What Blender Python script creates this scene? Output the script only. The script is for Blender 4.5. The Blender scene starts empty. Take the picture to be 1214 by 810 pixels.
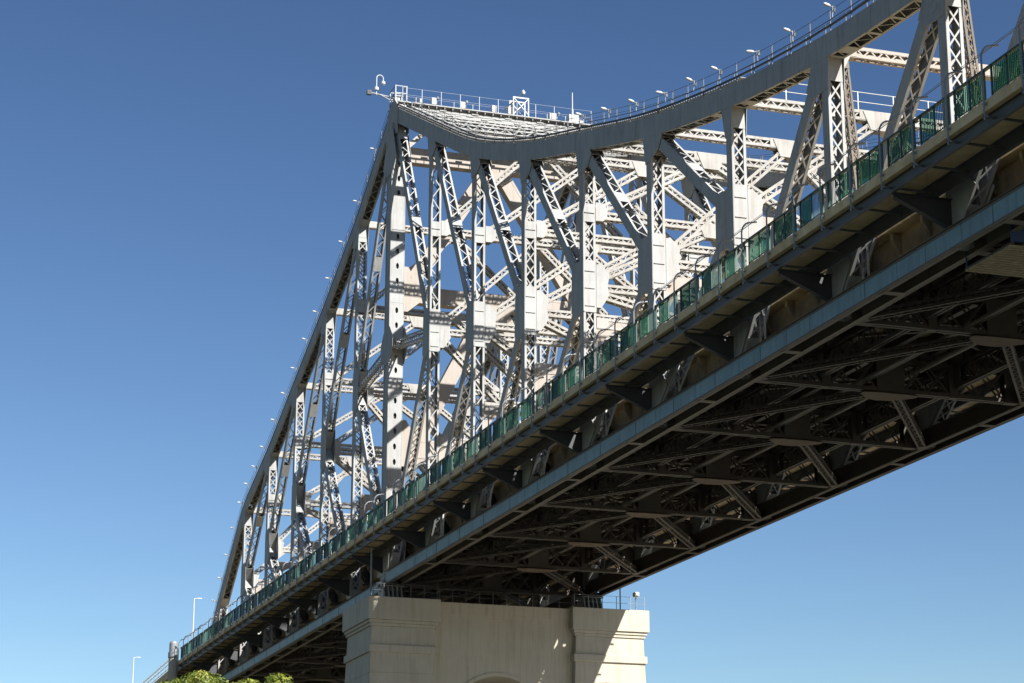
import bpy, math, random
from mathutils import Vector, Matrix
V = Vector
random.seed(7)
scene = bpy.context.scene
COL = scene.collection
L = 11.735           # truss panel length; x runs along the bridge, tower at x = 0
W = 17.5             # distance between the two trusses
GROUND = -33.0

# ------------------------------------------------------------------ camera
cd = bpy.data.cameras.new("camera"); cam = bpy.data.objects.new("camera", cd); COL.objects.link(cam)
yaw, pitch, roll = 2.81876175, 0.274581663, 0.00185810187
f = V((math.cos(yaw)*math.cos(pitch), math.sin(yaw)*math.cos(pitch), math.sin(pitch)))
r = V((math.sin(yaw), -math.cos(yaw), 0)); u = r.cross(f)
r2 = math.cos(roll)*r + math.sin(roll)*u; u2 = -math.sin(roll)*r + math.cos(roll)*u
M = Matrix.Identity(4)
for k in range(3):
    M[k][0] = r2[k]; M[k][1] = u2[k]; M[k][2] = -f[k]
CAM = V((175.698424, -48.2336319, -31.3308307))
M.translation = CAM
cam.matrix_world = M
cd.sensor_width = 36; cd.lens = 36*2636.94582/1214
cd.clip_start = 0.5; cd.clip_end = 20000
scene.camera = cam

# ------------------------------------------------------------------ light
sdir = V((1.0, 0.41, 0.90)).normalized()
sun_el = math.asin(sdir.z); sun_rot = math.atan2(sdir.x, sdir.y)
world = bpy.data.worlds.new("World"); scene.world = world; world.use_nodes = True
nt = world.node_tree; nt.nodes.clear()
sky = nt.nodes.new('ShaderNodeTexSky'); sky.sky_type = 'NISHITA'; sky.sun_disc = False
sky.sun_elevation = sun_el; sky.sun_rotation = sun_rot
sky.air_density = 1.0; sky.dust_density = 0.3; sky.ozone_density = 1.5; sky.altitude = 0
bg = nt.nodes.new('ShaderNodeBackground'); bg.inputs[1].default_value = 0.05
out = nt.nodes.new('ShaderNodeOutputWorld')
scl = nt.nodes.new('ShaderNodeVectorMath'); scl.operation = 'SCALE'; scl.inputs['Scale'].default_value = 0.49
gam = nt.nodes.new('ShaderNodeGamma'); gam.inputs[1].default_value = 1.5
nt.links.new(sky.outputs[0], scl.inputs[0]); nt.links.new(scl.outputs[0], gam.inputs[0]); nt.links.new(gam.outputs[0], bg.inputs[0])
nt.links.new(bg.outputs[0], out.inputs[0])
sl = bpy.data.lights.new("sun", 'SUN'); sl.energy = 5.0; sl.angle = math.radians(0.53); sl.color = (1.0, 0.965, 0.905)
so = bpy.data.objects.new("sun", sl); COL.objects.link(so)
so.rotation_euler = (-sdir).to_track_quat('-Z', 'Y').to_euler(); so.location = (200, 100, 150)
scene.view_settings.view_transform = 'Standard'; scene.view_settings.look = 'None'
scene.view_settings.exposure = 1.42; scene.view_settings.gamma = 1.0
scene.view_settings.use_curve_mapping = False

# ------------------------------------------------------------------ materials
def mat(name, col, rough=0.6, metal=0.0, vary=0.12, scale=0.7, dirt=None, dirt_amt=0.0, streak=False, spec=0.35, bump=0.0, rust=0.0):
    m = bpy.data.materials.new(name); m.use_nodes = True
    n = m.node_tree.nodes; l = m.node_tree.links; b = n['Principled BSDF']
    b.inputs['Roughness'].default_value = rough; b.inputs['Metallic'].default_value = metal
    b.inputs['Specular IOR Level'].default_value = spec
    tc = n.new('ShaderNodeTexCoord')
    no = n.new('ShaderNodeTexNoise'); no.inputs['Scale'].default_value = scale; no.inputs['Detail'].default_value = 6; no.inputs['Roughness'].default_value = 0.65
    l.new(tc.outputs['Object'], no.inputs['Vector'])
    rp = n.new('ShaderNodeValToRGB'); l.new(no.outputs['Fac'], rp.inputs[0])
    lo = tuple(c*(1-vary) for c in col); hi = tuple(min(1, c*(1+vary)) for c in col)
    rp.color_ramp.elements[0].position = 0.3; rp.color_ramp.elements[0].color = (*lo, 1)
    rp.color_ramp.elements[1].position = 0.7; rp.color_ramp.elements[1].color = (*hi, 1)
    last = rp.outputs[0]
    if dirt:
        mp = n.new('ShaderNodeMapping'); l.new(tc.outputs['Object'], mp.inputs['Vector'])
        mp.inputs['Scale'].default_value = (2.2, 2.2, 0.16) if streak else (0.9, 0.9, 0.9)
        d = n.new('ShaderNodeTexNoise'); d.inputs['Scale'].default_value = 1.3; d.inputs['Detail'].default_value = 8; d.inputs['Roughness'].default_value = 0.7
        l.new(mp.outputs[0], d.inputs['Vector'])
        dr = n.new('ShaderNodeValToRGB'); l.new(d.outputs['Fac'], dr.inputs[0])
        dr.color_ramp.elements[0].position = 0.48; dr.color_ramp.elements[0].color = (0, 0, 0, 1)
        dr.color_ramp.elements[1].position = 0.72; dr.color_ramp.elements[1].color = (dirt_amt,)*3 + (1,)
        mx = n.new('ShaderNodeMix'); mx.data_type = 'RGBA'
        l.new(dr.outputs[0], mx.inputs['Factor']); l.new(last, mx.inputs[6]); mx.inputs[7].default_value = (*dirt, 1)
        last = mx.outputs[2]
    if rust:
        rn = n.new('ShaderNodeTexNoise'); rn.inputs['Scale'].default_value = 0.55; rn.inputs['Detail'].default_value = 9; rn.inputs['Roughness'].default_value = 0.75
        l.new(tc.outputs['Object'], rn.inputs['Vector'])
        rr = n.new('ShaderNodeValToRGB'); l.new(rn.outputs['Fac'], rr.inputs[0])
        rr.color_ramp.elements[0].position = 0.61; rr.color_ramp.elements[0].color = (0, 0, 0, 1)
        rr.color_ramp.elements[1].position = 0.68; rr.color_ramp.elements[1].color = (rust,)*3 + (1,)
        rx = n.new('ShaderNodeMix'); rx.data_type = 'RGBA'
        l.new(rr.outputs[0], rx.inputs['Factor']); l.new(last, rx.inputs[6]); rx.inputs[7].default_value = (0.17, 0.10, 0.055, 1)
        last = rx.outputs[2]
    l.new(last, b.inputs['Base Color'])
    if bump:
        bp = n.new('ShaderNodeBump'); bp.inputs['Strength'].default_value = bump; bp.inputs['Distance'].default_value = 0.03
        nb = n.new('ShaderNodeTexNoise'); nb.inputs['Scale'].default_value = 9; nb.inputs['Detail'].default_value = 5
        l.new(tc.outputs['Object'], nb.inputs['Vector']); l.new(nb.outputs['Fac'], bp.inputs['Height']); l.new(bp.outputs[0], b.inputs['Normal'])
    return m

STEEL = mat("grey_steel_paint", (0.268, 0.273, 0.272), 0.65, vary=0.12, scale=0.5, dirt=(0.17, 0.135, 0.10), dirt_amt=0.55, streak=True, spec=0.25, rust=0.45)
BRACE = mat("warm_steel_paint", (0.27, 0.263, 0.248), 0.65, vary=0.16, scale=0.5, dirt=(0.14, 0.10, 0.07), dirt_amt=0.6, streak=True, spec=0.25, rust=0.6)
SHADED = mat("shaded_brown_steel", (0.115, 0.098, 0.08), 0.7, vary=0.2, dirt=(0.08, 0.055, 0.035), dirt_amt=0.6)  # inner legs of the shallow frames: their shade is put into the colour
BEAM = mat("pale_steel_paint", (0.26, 0.232, 0.205), 0.65, vary=0.08, scale=0.4, dirt=(0.19, 0.13, 0.085), dirt_amt=0.5, streak=True, rust=0.5)
BLUE = mat("blue_steel_paint", (0.14, 0.235, 0.285), 0.5, vary=0.18, scale=0.8, dirt=(0.09, 0.12, 0.14), dirt_amt=0.85, streak=True)
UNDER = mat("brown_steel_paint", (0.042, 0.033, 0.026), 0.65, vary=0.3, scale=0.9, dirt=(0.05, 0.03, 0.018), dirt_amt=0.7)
RUST = mat("rusty_plate", (0.085, 0.058, 0.038), 0.8, vary=0.25)
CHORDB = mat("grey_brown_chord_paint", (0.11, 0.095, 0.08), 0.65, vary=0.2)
DARK = mat("black_steel_paint", (0.035, 0.037, 0.042), 0.6, vary=0.2)
FASCIA = mat("slate_steel_paint", (0.065, 0.07, 0.078), 0.55, vary=0.15)
CONC = mat("deck_concrete", (0.53, 0.41, 0.24), 0.85, vary=0.2, scale=0.8, dirt=(0.36, 0.23, 0.10), dirt_amt=0.8, bump=0.15)
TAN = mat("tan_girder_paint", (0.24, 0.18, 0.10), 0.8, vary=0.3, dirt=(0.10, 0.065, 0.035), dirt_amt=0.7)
ROAD = mat("asphalt", (0.05, 0.05, 0.05), 0.9)
STONE = mat("cream_pier_render", (0.37, 0.335, 0.27), 0.85, vary=0.07, scale=0.35, dirt=(0.20, 0.165, 0.12), dirt_amt=0.5, streak=True, bump=0.12)
GALV = mat("galvanised_steel", (0.19, 0.205, 0.22), 0.5, metal=0.25, vary=0.1)
GREENP = mat("green_fence_paint", (0.012, 0.055, 0.040), 0.45, vary=0.2)
WHITE = mat("white_paint", (0.36, 0.365, 0.36), 0.5, vary=0.04)
BARK = mat("bark", (0.11, 0.08, 0.055), 0.9, vary=0.3, scale=4)

def translucent_green(name, col, trans):
    m = bpy.data.materials.new(name); m.use_nodes = True
    n = m.node_tree.nodes; l = m.node_tree.links; n.clear()
    o = n.new('ShaderNodeOutputMaterial')
    t = n.new('ShaderNodeBsdfTransparent'); t.inputs[0].default_value = (0.75, 0.95, 0.85, 1)
    d = n.new('ShaderNodeBsdfDiffuse'); d.inputs[0].default_value = (*col, 1)
    tl = n.new('ShaderNodeBsdfTranslucent'); tl.inputs[0].default_value = (*col, 1)
    a = n.new('ShaderNodeMixShader'); a.inputs[0].default_value = 0.55; l.new(d.outputs[0], a.inputs[1]); l.new(tl.outputs[0], a.inputs[2])
    b = n.new('ShaderNodeMixShader'); b.inputs[0].default_value = trans; l.new(a.outputs[0], b.inputs[1]); l.new(t.outputs[0], b.inputs[2])
    l.new(b.outputs[0], o.inputs[0]); return m
GLASS = translucent_green("green_glass_panel", (0.06, 0.30, 0.17), 0.52)
GLASS3 = translucent_green("teal_glass_panel", (0.05, 0.24, 0.19), 0.52)
GLASS2 = translucent_green("pale_green_glass_panel", (0.12, 0.30, 0.23), 0.68)

# ------------------------------------------------------------------ mesh builder
class MB:
    def __init__(s): s.v = []; s.f = []
    def add(s, vs, fs):
        b = len(s.v); s.v.extend(tuple(p) for p in vs); s.f.extend(tuple(b+i for i in q) for q in fs)
    def obox(s, c, a, b, d):          # centre and three half-axes
        p = []
        for i in (-1, 1):
            for j in (-1, 1):
                for k in (-1, 1): p.append(c + a*i + b*j + d*k)
        fs = [(0,1,3,2),(4,6,7,5),(0,4,5,1),(2,3,7,6),(0,2,6,4),(1,5,7,3)]
        if a.cross(b).dot(d) < 0: fs = [q[::-1] for q in fs]
        s.add(p, fs)
    def box(s, x0, x1, y0, y1, z0, z1):
        s.obox(V(((x0+x1)/2, (y0+y1)/2, (z0+z1)/2)), V((abs(x1-x0)/2,0,0)), V((0,abs(y1-y0)/2,0)), V((0,0,abs(z1-z0)/2)))
    def bar(s, A, B, n, w, t):        # flat bar from A to B, face normal n, width w, thickness t
        a = B-A; ln = a.length
        if ln < 1e-6: return
        a /= ln; n = (n - a*n.dot(a)).normalized(); m = a.cross(n)
        s.obox((A+B)/2, a*(ln/2), m*(w/2), n*(t/2))
    def prism(s, pts, off):
        k = len(pts)
        nrm = V((0,0,0))
        for i in range(k): nrm += pts[i].cross(pts[(i+1) % k])
        if nrm.dot(off) > 0: pts = pts[::-1]
        s.add(pts + [p+off for p in pts], [tuple(range(k)), tuple(range(2*k-1, k-1, -1))] + [(i, k+i, k+(i+1) % k, (i+1) % k) for i in range(k)])
    def tube(s, path, rad, n=8, cap=True):
        rads = rad if isinstance(rad, (list, tuple)) else [rad]*len(path)
        rings = []
        ref = V((0,0,1))
        d0 = (path[1]-path[0]).normalized()
        if abs(d0.dot(ref)) > 0.9: ref = V((1,0,0))
        for i, p in enumerate(path):
            d = (path[min(i+1, len(path)-1)] - path[max(i-1, 0)]).normalized()
            x = ref - d*ref.dot(d)
            x.normalize(); y = d.cross(x); ref = x
            rings.append([p + x*(math.cos(2*math.pi*k/n)*rads[i]) + y*(math.sin(2*math.pi*k/n)*rads[i]) for k in range(n)])
        vs = [p for R in rings for p in R]; fs = []
        for i in range(len(path)-1):
            for k in range(n):
                fs.append((i*n+k, i*n+(k+1) % n, (i+1)*n+(k+1) % n, (i+1)*n+k))
        if cap:
            fs.append(tuple(range(n-1, -1, -1))); fs.append(tuple((len(path)-1)*n+k for k in range(n)))
        s.add(vs, fs)
    def build(s, name, m, parent=None, smooth=False):
        me = bpy.data.meshes.new(name); me.from_pydata(s.v, [], s.f); me.update()
        if smooth:
            for p in me.polygons: p.use_smooth = True
        me.materials.append(m)
        o = bpy.data.objects.new(name, me); COL.objects.link(o)
        if parent: attach(o, parent)
        return o

def attach(o, parent):
    o.parent = parent
    if parent.type == 'EMPTY': o.matrix_parent_inverse = Matrix.Translation(-parent.location)

def tag(o, label=None, cat=None, group=None, kind=None):
    if label: o['label'] = label
    if cat: o['category'] = cat
    if group: o['group'] = group
    if kind: o['kind'] = kind
    return o

def thing(name, loc, label, cat, group=None):
    e = bpy.data.objects.new(name, None); e.location = loc; e.empty_display_size = 0.5; COL.objects.link(e)
    return tag(e, label, cat, group)

# a built-up riveted member: four corner angles, each of the four faces a plate ('P'), single lacing ('Z'), crossed lacing ('X') or open
def member(mb, A, B, n, hn, hm, fn='Z', fm='P', leg=0.13, t=0.025, pitch=None, bar=0.075, ends=0.55, mids=(), fnm=None):
    a = B-A; ln = a.length; a = a/ln
    n = (n - a*n.dot(a)).normalized(); m = a.cross(n)
    c = (A+B)/2
    for sg in (-1, 1):
        face = fm
        if face == 'P': mb.obox(c + m*sg*(hm-t/2), a*(ln/2), n*hn, m*(t/2))
        else:
            for q in (-1, 1): mb.obox(c + m*sg*(hm-t/2) + n*q*(hn-leg/2), a*(ln/2), n*(leg/2), m*(t/2))
            lacing(mb, A, a, ln, m*sg, n, hm, hn, face, leg, t, pitch, bar, ends, mids)
        face = fn if (sg > 0 or fnm is None) else fnm
        hw = hm - t - 0.002
        if face == 'P': mb.obox(c + n*sg*(hn-t/2), a*(ln/2), m*hw, n*(t/2))
        else:
            for q in (-1, 1): mb.obox(c + n*sg*(hn-t/2) + m*q*(hw-leg/2), a*(ln/2), m*(leg/2), n*(t/2))
            lacing(mb, A, a, ln, n*sg, m, hn, hw, face, leg, t, pitch, bar, ends, mids)

def lacing(mb, A, a, ln, n, m, hn, hw, kind, leg, t, pitch, bar, ends, mids):
    # n: outward normal (signed), m: across
    p = pitch or 1.8*(hw)
    zones = []; cuts = sorted([(0, ends)] + [(f*ln-0.5*w, f*ln+0.5*w) for f, w in mids] + [(ln-ends, ln)])
    for (s0, s1) in cuts:
        if s1-s0 > 0.05:
            mb.obox(A + a*((s0+s1)/2) + n*(hn+0.009), a*((s1-s0)/2), m*(hw-0.004), n*0.009)
    for k in range(len(cuts)-1):
        s0, s1 = cuts[k][1], cuts[k+1][0]
        if s1-s0 < 0.3 or kind not in 'ZX': continue
        nb = max(1, round((s1-s0)/p)); st = (s1-s0)/nb; e = hw-leg*0.5
        for i in range(nb):
            sg = 1 if i % 2 == 0 else -1
            A0 = A + a*(s0+i*st) + n*(hn-t-0.010); B0 = A + a*(s0+(i+1)*st) + n*(hn-t-0.010)
            mb.bar(A0 - m*sg*e, B0 + m*sg*e, n, bar, 0.016)
            if kind == 'X':
                mb.bar(A0 + m*sg*e - n*0.02, B0 - m*sg*e - n*0.02, n, bar, 0.016)

def hull(pts):
    pts = sorted(set((round(x, 4), round(z, 4)) for x, z in pts))
    def half(ps):
        h = []
        for p in ps:
            while len(h) > 1 and (h[-1][0]-h[-2][0])*(p[1]-h[-2][1]) - (h[-1][1]-h[-2][1])*(p[0]-h[-2][0]) <= 0: h.pop()
            h.append(p)
        return h
    a = half(pts); b = half(pts[::-1]); return a[:-1] + b[:-1]

# ------------------------------------------------------------------ ground
g = MB()
N = 40
gs = 9000
for i in range(N):
    for j in range(N):
        x0, x1 = -gs+2*gs*i/N, -gs+2*gs*(i+1)/N; y0, y1 = -gs+2*gs*j/N, -gs+2*gs*(j+1)/N
        g.add([V((x0,y0,GROUND)), V((x1,y0,GROUND)), V((x1,y1,GROUND)), V((x0,y1,GROUND))], [(0,1,2,3)])
GRASS = mat("park_grass", (0.05, 0.05, 0.024), 0.95, vary=0.4, scale=0.05, dirt=(0.085, 0.065, 0.042), dirt_amt=0.8)
tag(g.build("ground", GRASS), kind="structure")
WATER = mat("river_water", (0.035, 0.045, 0.035), 0.12, vary=0.2, scale=0.02, bump=0.3)
g = MB(); g.box(20, 150, -3000, 3000, GROUND-0.5, GROUND+0.004)
tag(g.build("river", WATER), kind="structure")

BOUNCE = mat("pale_bounce_surface", (0.34, 0.315, 0.27), 0.9, vary=0.15, scale=0.3)
g = MB(); g.box(6, 48, 3, 150, GROUND-0.5, GROUND+0.008)  # unseen pale sheet, added to bounce sunlight up to pier and underside
tag(g.build("bounce_sheet", BOUNCE), kind="structure")

# ------------------------------------------------------------------ bridge profile
zt = {-7: -0.5, -6: 8.3, -5: 16.6, -4: 20.3, -3: 24.8, -2: 29.25, -1: 34.25, 0: 40.6, 1: 34.65, 2: 28.9, 3: 24.5, 4: 21.0, 5: 17.7, 6: 15.15, 7: 13.35, 8: 12.4, 9: 11.9, 10: 11.8, 11: 11.8, 12: 11.8, 13: 11.8}
zk = {-5: 8.7, -4: 10.2, -3: 12.8, -2: 15.5, -1: 18.3, 1: 17.6, 2: 14.9, 3: 12.65, 4: 11.0, 5: 9.1, 6: 8.2}
def zb(i): return -0.55 if i > -0.5 else -0.95
NR = 13
X, Y, Z = V((1,0,0)), V((0,1,0)), V((0,0,1))
def P(i, z, y=0.0): return V((i*L, y, z))

bridge = thing("cantilever_bridge", (0, W/2, GROUND), "grey steel truss bridge with a blue bottom girder, peaking above the cream pier", "bridge")
near = []          # parts of the near truss, copied to the far truss afterwards
def part(mb, name, m, keep=True, parent=None):
    o = mb.build(name, m, parent or bridge)
    if keep and parent is None: near.append(o)
    return o

CW = 0.47          # chord half width
def chord_top(x):          # smooth curve of the top chord
    i = max(-7, min(NR-1, math.floor(x/L))); t = x/L - i
    p1, p2 = zt[i], zt[i+1]
    if i < 0: return p1 + (p2-p1)*t
    m1 = (p2-p1) if i == 0 else (p2-zt[i-1])/2
    m2 = (p2-p1) if i+1 >= NR else (zt[i+2]-p1)/2
    return (2*t**3-3*t**2+1)*p1 + (t**3-2*t**2+t)*m1 + (-2*t**3+3*t**2)*p2 + (t**3-t**2)*m2
# --- top chords: solid side webs, solid top, laced bottom
def chord_run(ids, d):
    mb = MB()
    for a, b in zip(ids[:-1], ids[1:]):
        if a >= 0:
            for q in range(5):
                A, B = V(((a+q/5)*L, 0, chord_top((a+q/5)*L))), V(((a+(q+1)/5)*L, 0, chord_top((a+(q+1)/5)*L)))
                dr = (B-A).normalized(); n = V((-dr.z, 0, dr.x)); e = 0.012
                member(mb, A-dr*e, B+dr*e, n, d, CW, fn='P', fm='P', fnm='Z', leg=0.13, pitch=0.62, bar=0.06, ends=0.14 if q in (1, 2, 3) else 0.9, t=0.03)
                if q in (1, 3):
                    for sg in (-1, 1): mb.obox(B + Y*sg*(CW+0.008), dr*0.5, n*(d-0.04), Y*0.008)
            continue
        A, B = P(a, zt[a]), P(b, zt[b])
        dr = (B-A).normalized(); n = V((-dr.z, 0, dr.x))
        if n.z < 0: n = -n
        member(mb, A, B, n, d, CW, fn='P', fm='P', fnm='Z', leg=0.13, pitch=0.62, bar=0.06, ends=1.1, t=0.03)
        for fr in (0.3, 0.72):     # splice plates on the webs
            c = A.lerp(B, fr)
            for sg in (-1, 1): mb.obox(c + Y*sg*(CW+0.012), dr*0.55, n*(d-0.05), Y*0.012)
    for a in [q for q in ids[1:-1] if q < 0]:            # knuckle plates hide the kinks
        c = P(a, zt[a])
        da = (P(a, zt[a])-P(a-1, zt[a-1])).normalized() if a-1 in zt else X
        for sg in (-1, 1):
            ring = [c + Y*sg*(CW+0.004) + V((math.cos(q), 0, math.sin(q)))*(d*0.995) for q in [2*math.pi*k/24 for k in range(24)]]
            mb.prism(ring, Y*sg*0.012)
        top = [c + V((math.cos(q)*d*0.99, -CW+0.02, math.sin(q)*d*0.99)) for q in [math.pi*k/12 for k in range(13)]]
        mb.prism(top, Y*(2*CW-0.04))
    return mb
part(chord_run(list(range(0, NR+1)), 0.62), "top_chord", STEEL)
part(chord_run(list(range(-5, 1)), 0.62), "top_chord", STEEL)
part(chord_run([-7, -5] if False else [-7, -6, -5], 0.62), "end_post", STEEL)
# peak cap over the main post
mb = MB()
cap = [(-1.9, 38.3), (1.75, 38.2), (1.75, 40.6), (0.9, 41.5), (-0.3, 41.75), (-1.3, 41.0), (-2.0, 39.8)]
for sg in (-1, 1):
    mb.prism([V((x, sg*(CW+0.03), z)) for x, z in cap], Y*sg*0.02)
mb.prism([V((x*0.97, -CW, z*0.999)) for x, z in cap[2:]], Y*2*CW)
part(mb, "peak_cap", STEEL)

# --- bottom chords: twin webs, laced underside
def bottom_run(x0, x1, zc, d):
    mb = MB(); wb = MB()
    wb.box(x0+0.02, x1-0.02, -0.641, -0.622, zc-d+0.17, zc+d-0.16)
    A, B = V((x0, 0, zc)), V((x1, 0, zc))
    member(mb, A, B, Z, d, 0.62, fn='P', fm='P', fnm='O', leg=0.2, ends=0.8, t=0.03, mids=[(q/14, 0.5) for q in range(1, 14)])
    k = 0; x = x0
    while x < x1:                 # vertical joint plates, flange lips and rivet strips
        for sg in (-1, 1):
            if x0 + 0.4 < x < x1-0.4 and sg < 0: wb.box(x-0.28, x+0.28, -0.655, -0.641, zc-d+0.17, zc+d-0.16)
        if x0 + 0.4 < x < x1-0.4: wb.box(x+L/4-0.03, x+L/4+0.03, -0.67, -0.641, zc-d+0.17, zc+d-0.16)
        x += L/2
    for sg in (-1, 1):
        mb.box(x0, x1, sg*0.645 if sg > 0 else -0.76, sg*0.76 if sg > 0 else -0.645, zc+d-0.05, zc+d-0.022)
        mb.box(x0, x1, sg*0.645 if sg > 0 else -0.74, sg*0.74 if sg > 0 else -0.645, zc-d+0.001, zc-d+0.028)
        mb.box(x0, x1, sg*0.642 if sg > 0 else -0.660, sg*0.660 if sg > 0 else -0.642, zc-d+0.03, zc-d+0.16)
        mb.box(x0, x1, sg*0.642 if sg > 0 else -0.660, sg*0.660 if sg > 0 else -0.642, zc+d-0.15, zc+d-0.055)
    ch = part(mb, "bottom_chord", CHORDB)
    wb.build("web_plate", BLUE, ch)
bottom_run(0.75, NR*L, -0.55, 0.55)
bottom_run(-7*L, -0.75, -0.98, 0.5)

# --- members meeting at a node, for the gusset plates
def gusset(node, dirs, w, ext, yoff, name, parent, along=None):
    pts = []
    for d, hw, e in dirs:
        d = d.normalized(); q = V((-d.z, 0, d.x))
        for sg in (-1, 1):
            p = node + d*e + q*sg*hw; pts.append((p.x, p.z))
            p = node + q*sg*hw; pts.append((p.x, p.z))
    h = hull(pts)
    for sg in (-1, 1):
        mb = MB(); mb.prism([V((x, sg*yoff, z)) for x, z in h], Y*sg*0.022); mb.build(name, STEEL, parent)

PH = 0.36   # post half depth along the bridge
PWD = 0.43  # post half width across
def chord_dir(i, s):
    j = i+s
    return (P(j, zt[j]) - P(i, zt[i])).normalized()

for i in range(-5, NR+1):
    if i == 0: continue
    s = -1 if i > 0 else 1                       # towards the tower
    mb = MB()
    mids = []
    A, B = P(i, zb(i)-0.3), P(i, zt[i]-0.2)
    ln = (B-A).length
    if i in zk:
        mids.append(((zk[i]-A.z)/ln, 3.0))
        if abs(i) <= 4: mids.append((((zk[i]+zt[i])/2-A.z)/ln, 1.25))
    mids.append(((3.4-A.z)/ln, 2.2) if i not in zk or zk[i] > 6.5 else ((2.6-A.z)/ln, 1.0))
    member(mb, A, B, X, PH, PWD, fn='X' if (i > 2 or i < 0) else 'Z', fm='P', leg=0.13, pitch=0.95 if i > 0 else 0.8, bar=0.085, ends=1.7, mids=mids)
    post = part(mb, "vertical_post", STEEL)
    # top gusset
    dirs = [(V((0,0,-1)), PH+0.06, 2.3), (chord_dir(i, s), 0.3, 0.9), (chord_dir(i, -s) if i < NR else -chord_dir(i, s), 0.3, 0.6)]
    j = i - s
    if j in zk: dirs.append(((P(j, zk[j])-P(i, zt[i])), 0.40, 2.5))
    elif i > 6: dirs.append(((P(i-1, zb(1))-P(i, zt[i])), 0.45, 2.6))
    gusset(P(i, zt[i]), dirs, 0, 0, PWD+0.008, "gusset_plate", post)
    # K node gusset with face plates for the sway bracing
    if i in zk:
        jn = i + s
        upz = zt[jn] if jn != 0 else 39.6
        dirs = [(Z, PH+0.05, 1.7), (-Z, PH+0.05, 1.7), (P(jn, upz)-P(i, zk[i]), 0.42, 2.2), (P(jn, zb(jn))-P(i, zk[i]), 0.42, 2.2)]
        gusset(P(i, zk[i]), dirs, 0, 0, PWD+0.006, "gusset_plate", post)
        fp = MB()
        zc = zk[i]; hz = 1.75 if i > 0 else 1.2
        for sx in (-1, 1):
            fp = MB(); x0 = i*L + sx*(PH+0.021)
            fp.box(x0, x0+sx*0.018, -PWD+0.01, PWD-0.01, zc-hz, zc+hz)
            fp.prism([V((x0+sx*0.001, yy_, zz_)) for yy_, zz_ in ((PWD+0.02, zc-hz*0.8), (PWD+0.02, zc+hz*0.85), (PWD+0.3, zc+hz*0.9), (PWD+0.95, zc+hz*0.55), (PWD+0.8, zc+hz*0.1), (PWD+0.9, zc-hz*0.3), (PWD+0.35, zc-hz*0.8))], X*sx*0.018)
            for zz in (-0.95, -0.1, 0.72):
                fp.box(x0+sx*0.018, x0+sx*0.075, -PWD+0.08, PWD-0.1, zc+zz*hz*0.8-0.02, zc+zz*hz*0.8+0.02)
            fp.build("face_plate", STEEL, post)
    if 0 < abs(i) <= 4 and i in zk:
        zc = (zk[i]+zt[i])/2
        for sx in (-1, 1):
            fp = MB(); x0 = i*L + sx*(PH+0.021)
            fp.prism([V((x0, yy_, zz_)) for yy_, zz_ in ((PWD+0.02, zc-0.5), (PWD+0.02, zc+0.75), (PWD+0.35, zc+0.75), (PWD+0.85, zc+0.4), (PWD+0.75, zc-0.3), (PWD+0.5, zc-0.5))], X*sx*0.016)
            fp.box(x0, x0+sx*0.06, -PWD+0.08, PWD-0.08, zc-0.02, zc+0.02)
            fp.build("face_plate", STEEL, post)
    # bottom gusset
    dirs = [(Z, PH+0.05, 2.6)]
    j = i - s
    if j in zk: dirs.append((P(j, zk[j])-P(i, zb(i)), 0.42, 2.7))
    elif i >= 6: dirs.append((P(i+1, zt[i+1] if i+1 in zt else 11.8)-P(i, zb(i)), 0.45, 2.7))
    gusset(P(i, zb(i)+0.25), dirs, 0, 0, PWD+0.02, "gusset_plate", post)
mb = MB(); member(mb, P(-6, -0.9), P(-6, zt[-6]), X, 0.3, PWD, fn='Z', fm='P', pitch=0.8); part(mb, "vertical_post", STEEL)

# --- diagonals of the K truss
DH = 0.35
def diag(A, B, kind='Z', plate=True, hd=DH, pitch=0.8, ends=2.0, name="diagonal_brace"):
    mb = MB()
    d = (B-A).normalized(); n = V((-d.z, 0, d.x))
    if n.x < 0: n = -n
    ln = (B-A).length
    member(mb, A, B, n, hd, PWD-0.03, fn=kind, fm='P', pitch=pitch, bar=0.075, ends=ends, mids=[(0.5, 1.3)] if plate else [], leg=0.12)
    return part(mb, name, STEEL)
for i in list(range(-5, 0)) + list(range(1, 7)):
    s = -1 if i > 0 else 1
    j = i+s
    top = P(j, zt[j]-0.3) if j != 0 else V((0.55 if i > 0 else -0.75, 0, 39.2))
    bot = P(j, zb(j)) if j != 0 else V((0.3 if i > 0 else -0.3, 0, 0.0))
    diag(top, P(i, zk[i]), 'Z', pitch=0.78)
    diag(P(i, zk[i]), bot, 'X', plate=False, pitch=0.9)
for i in range(7, NR+1):
    sh = X*(-0.55 if i > 8 else 0)
    diag(P(i, zt[i])+sh, P(i-1, zb(1))+sh, 'X', plate=False, hd=0.5 if i > 8 else 0.42, pitch=1.05, ends=2.2)
# longitudinal struts at the tower
for i in (-1, 1):
    mb = MB(); member(mb, P(0, 19.4) + X*i*0.7, P(i, zk[i]), Z, 0.38, 0.36, fn='X', fm='X', pitch=0.62, bar=0.07, ends=0.8); part(mb, "longitudinal_strut", STEEL)

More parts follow.
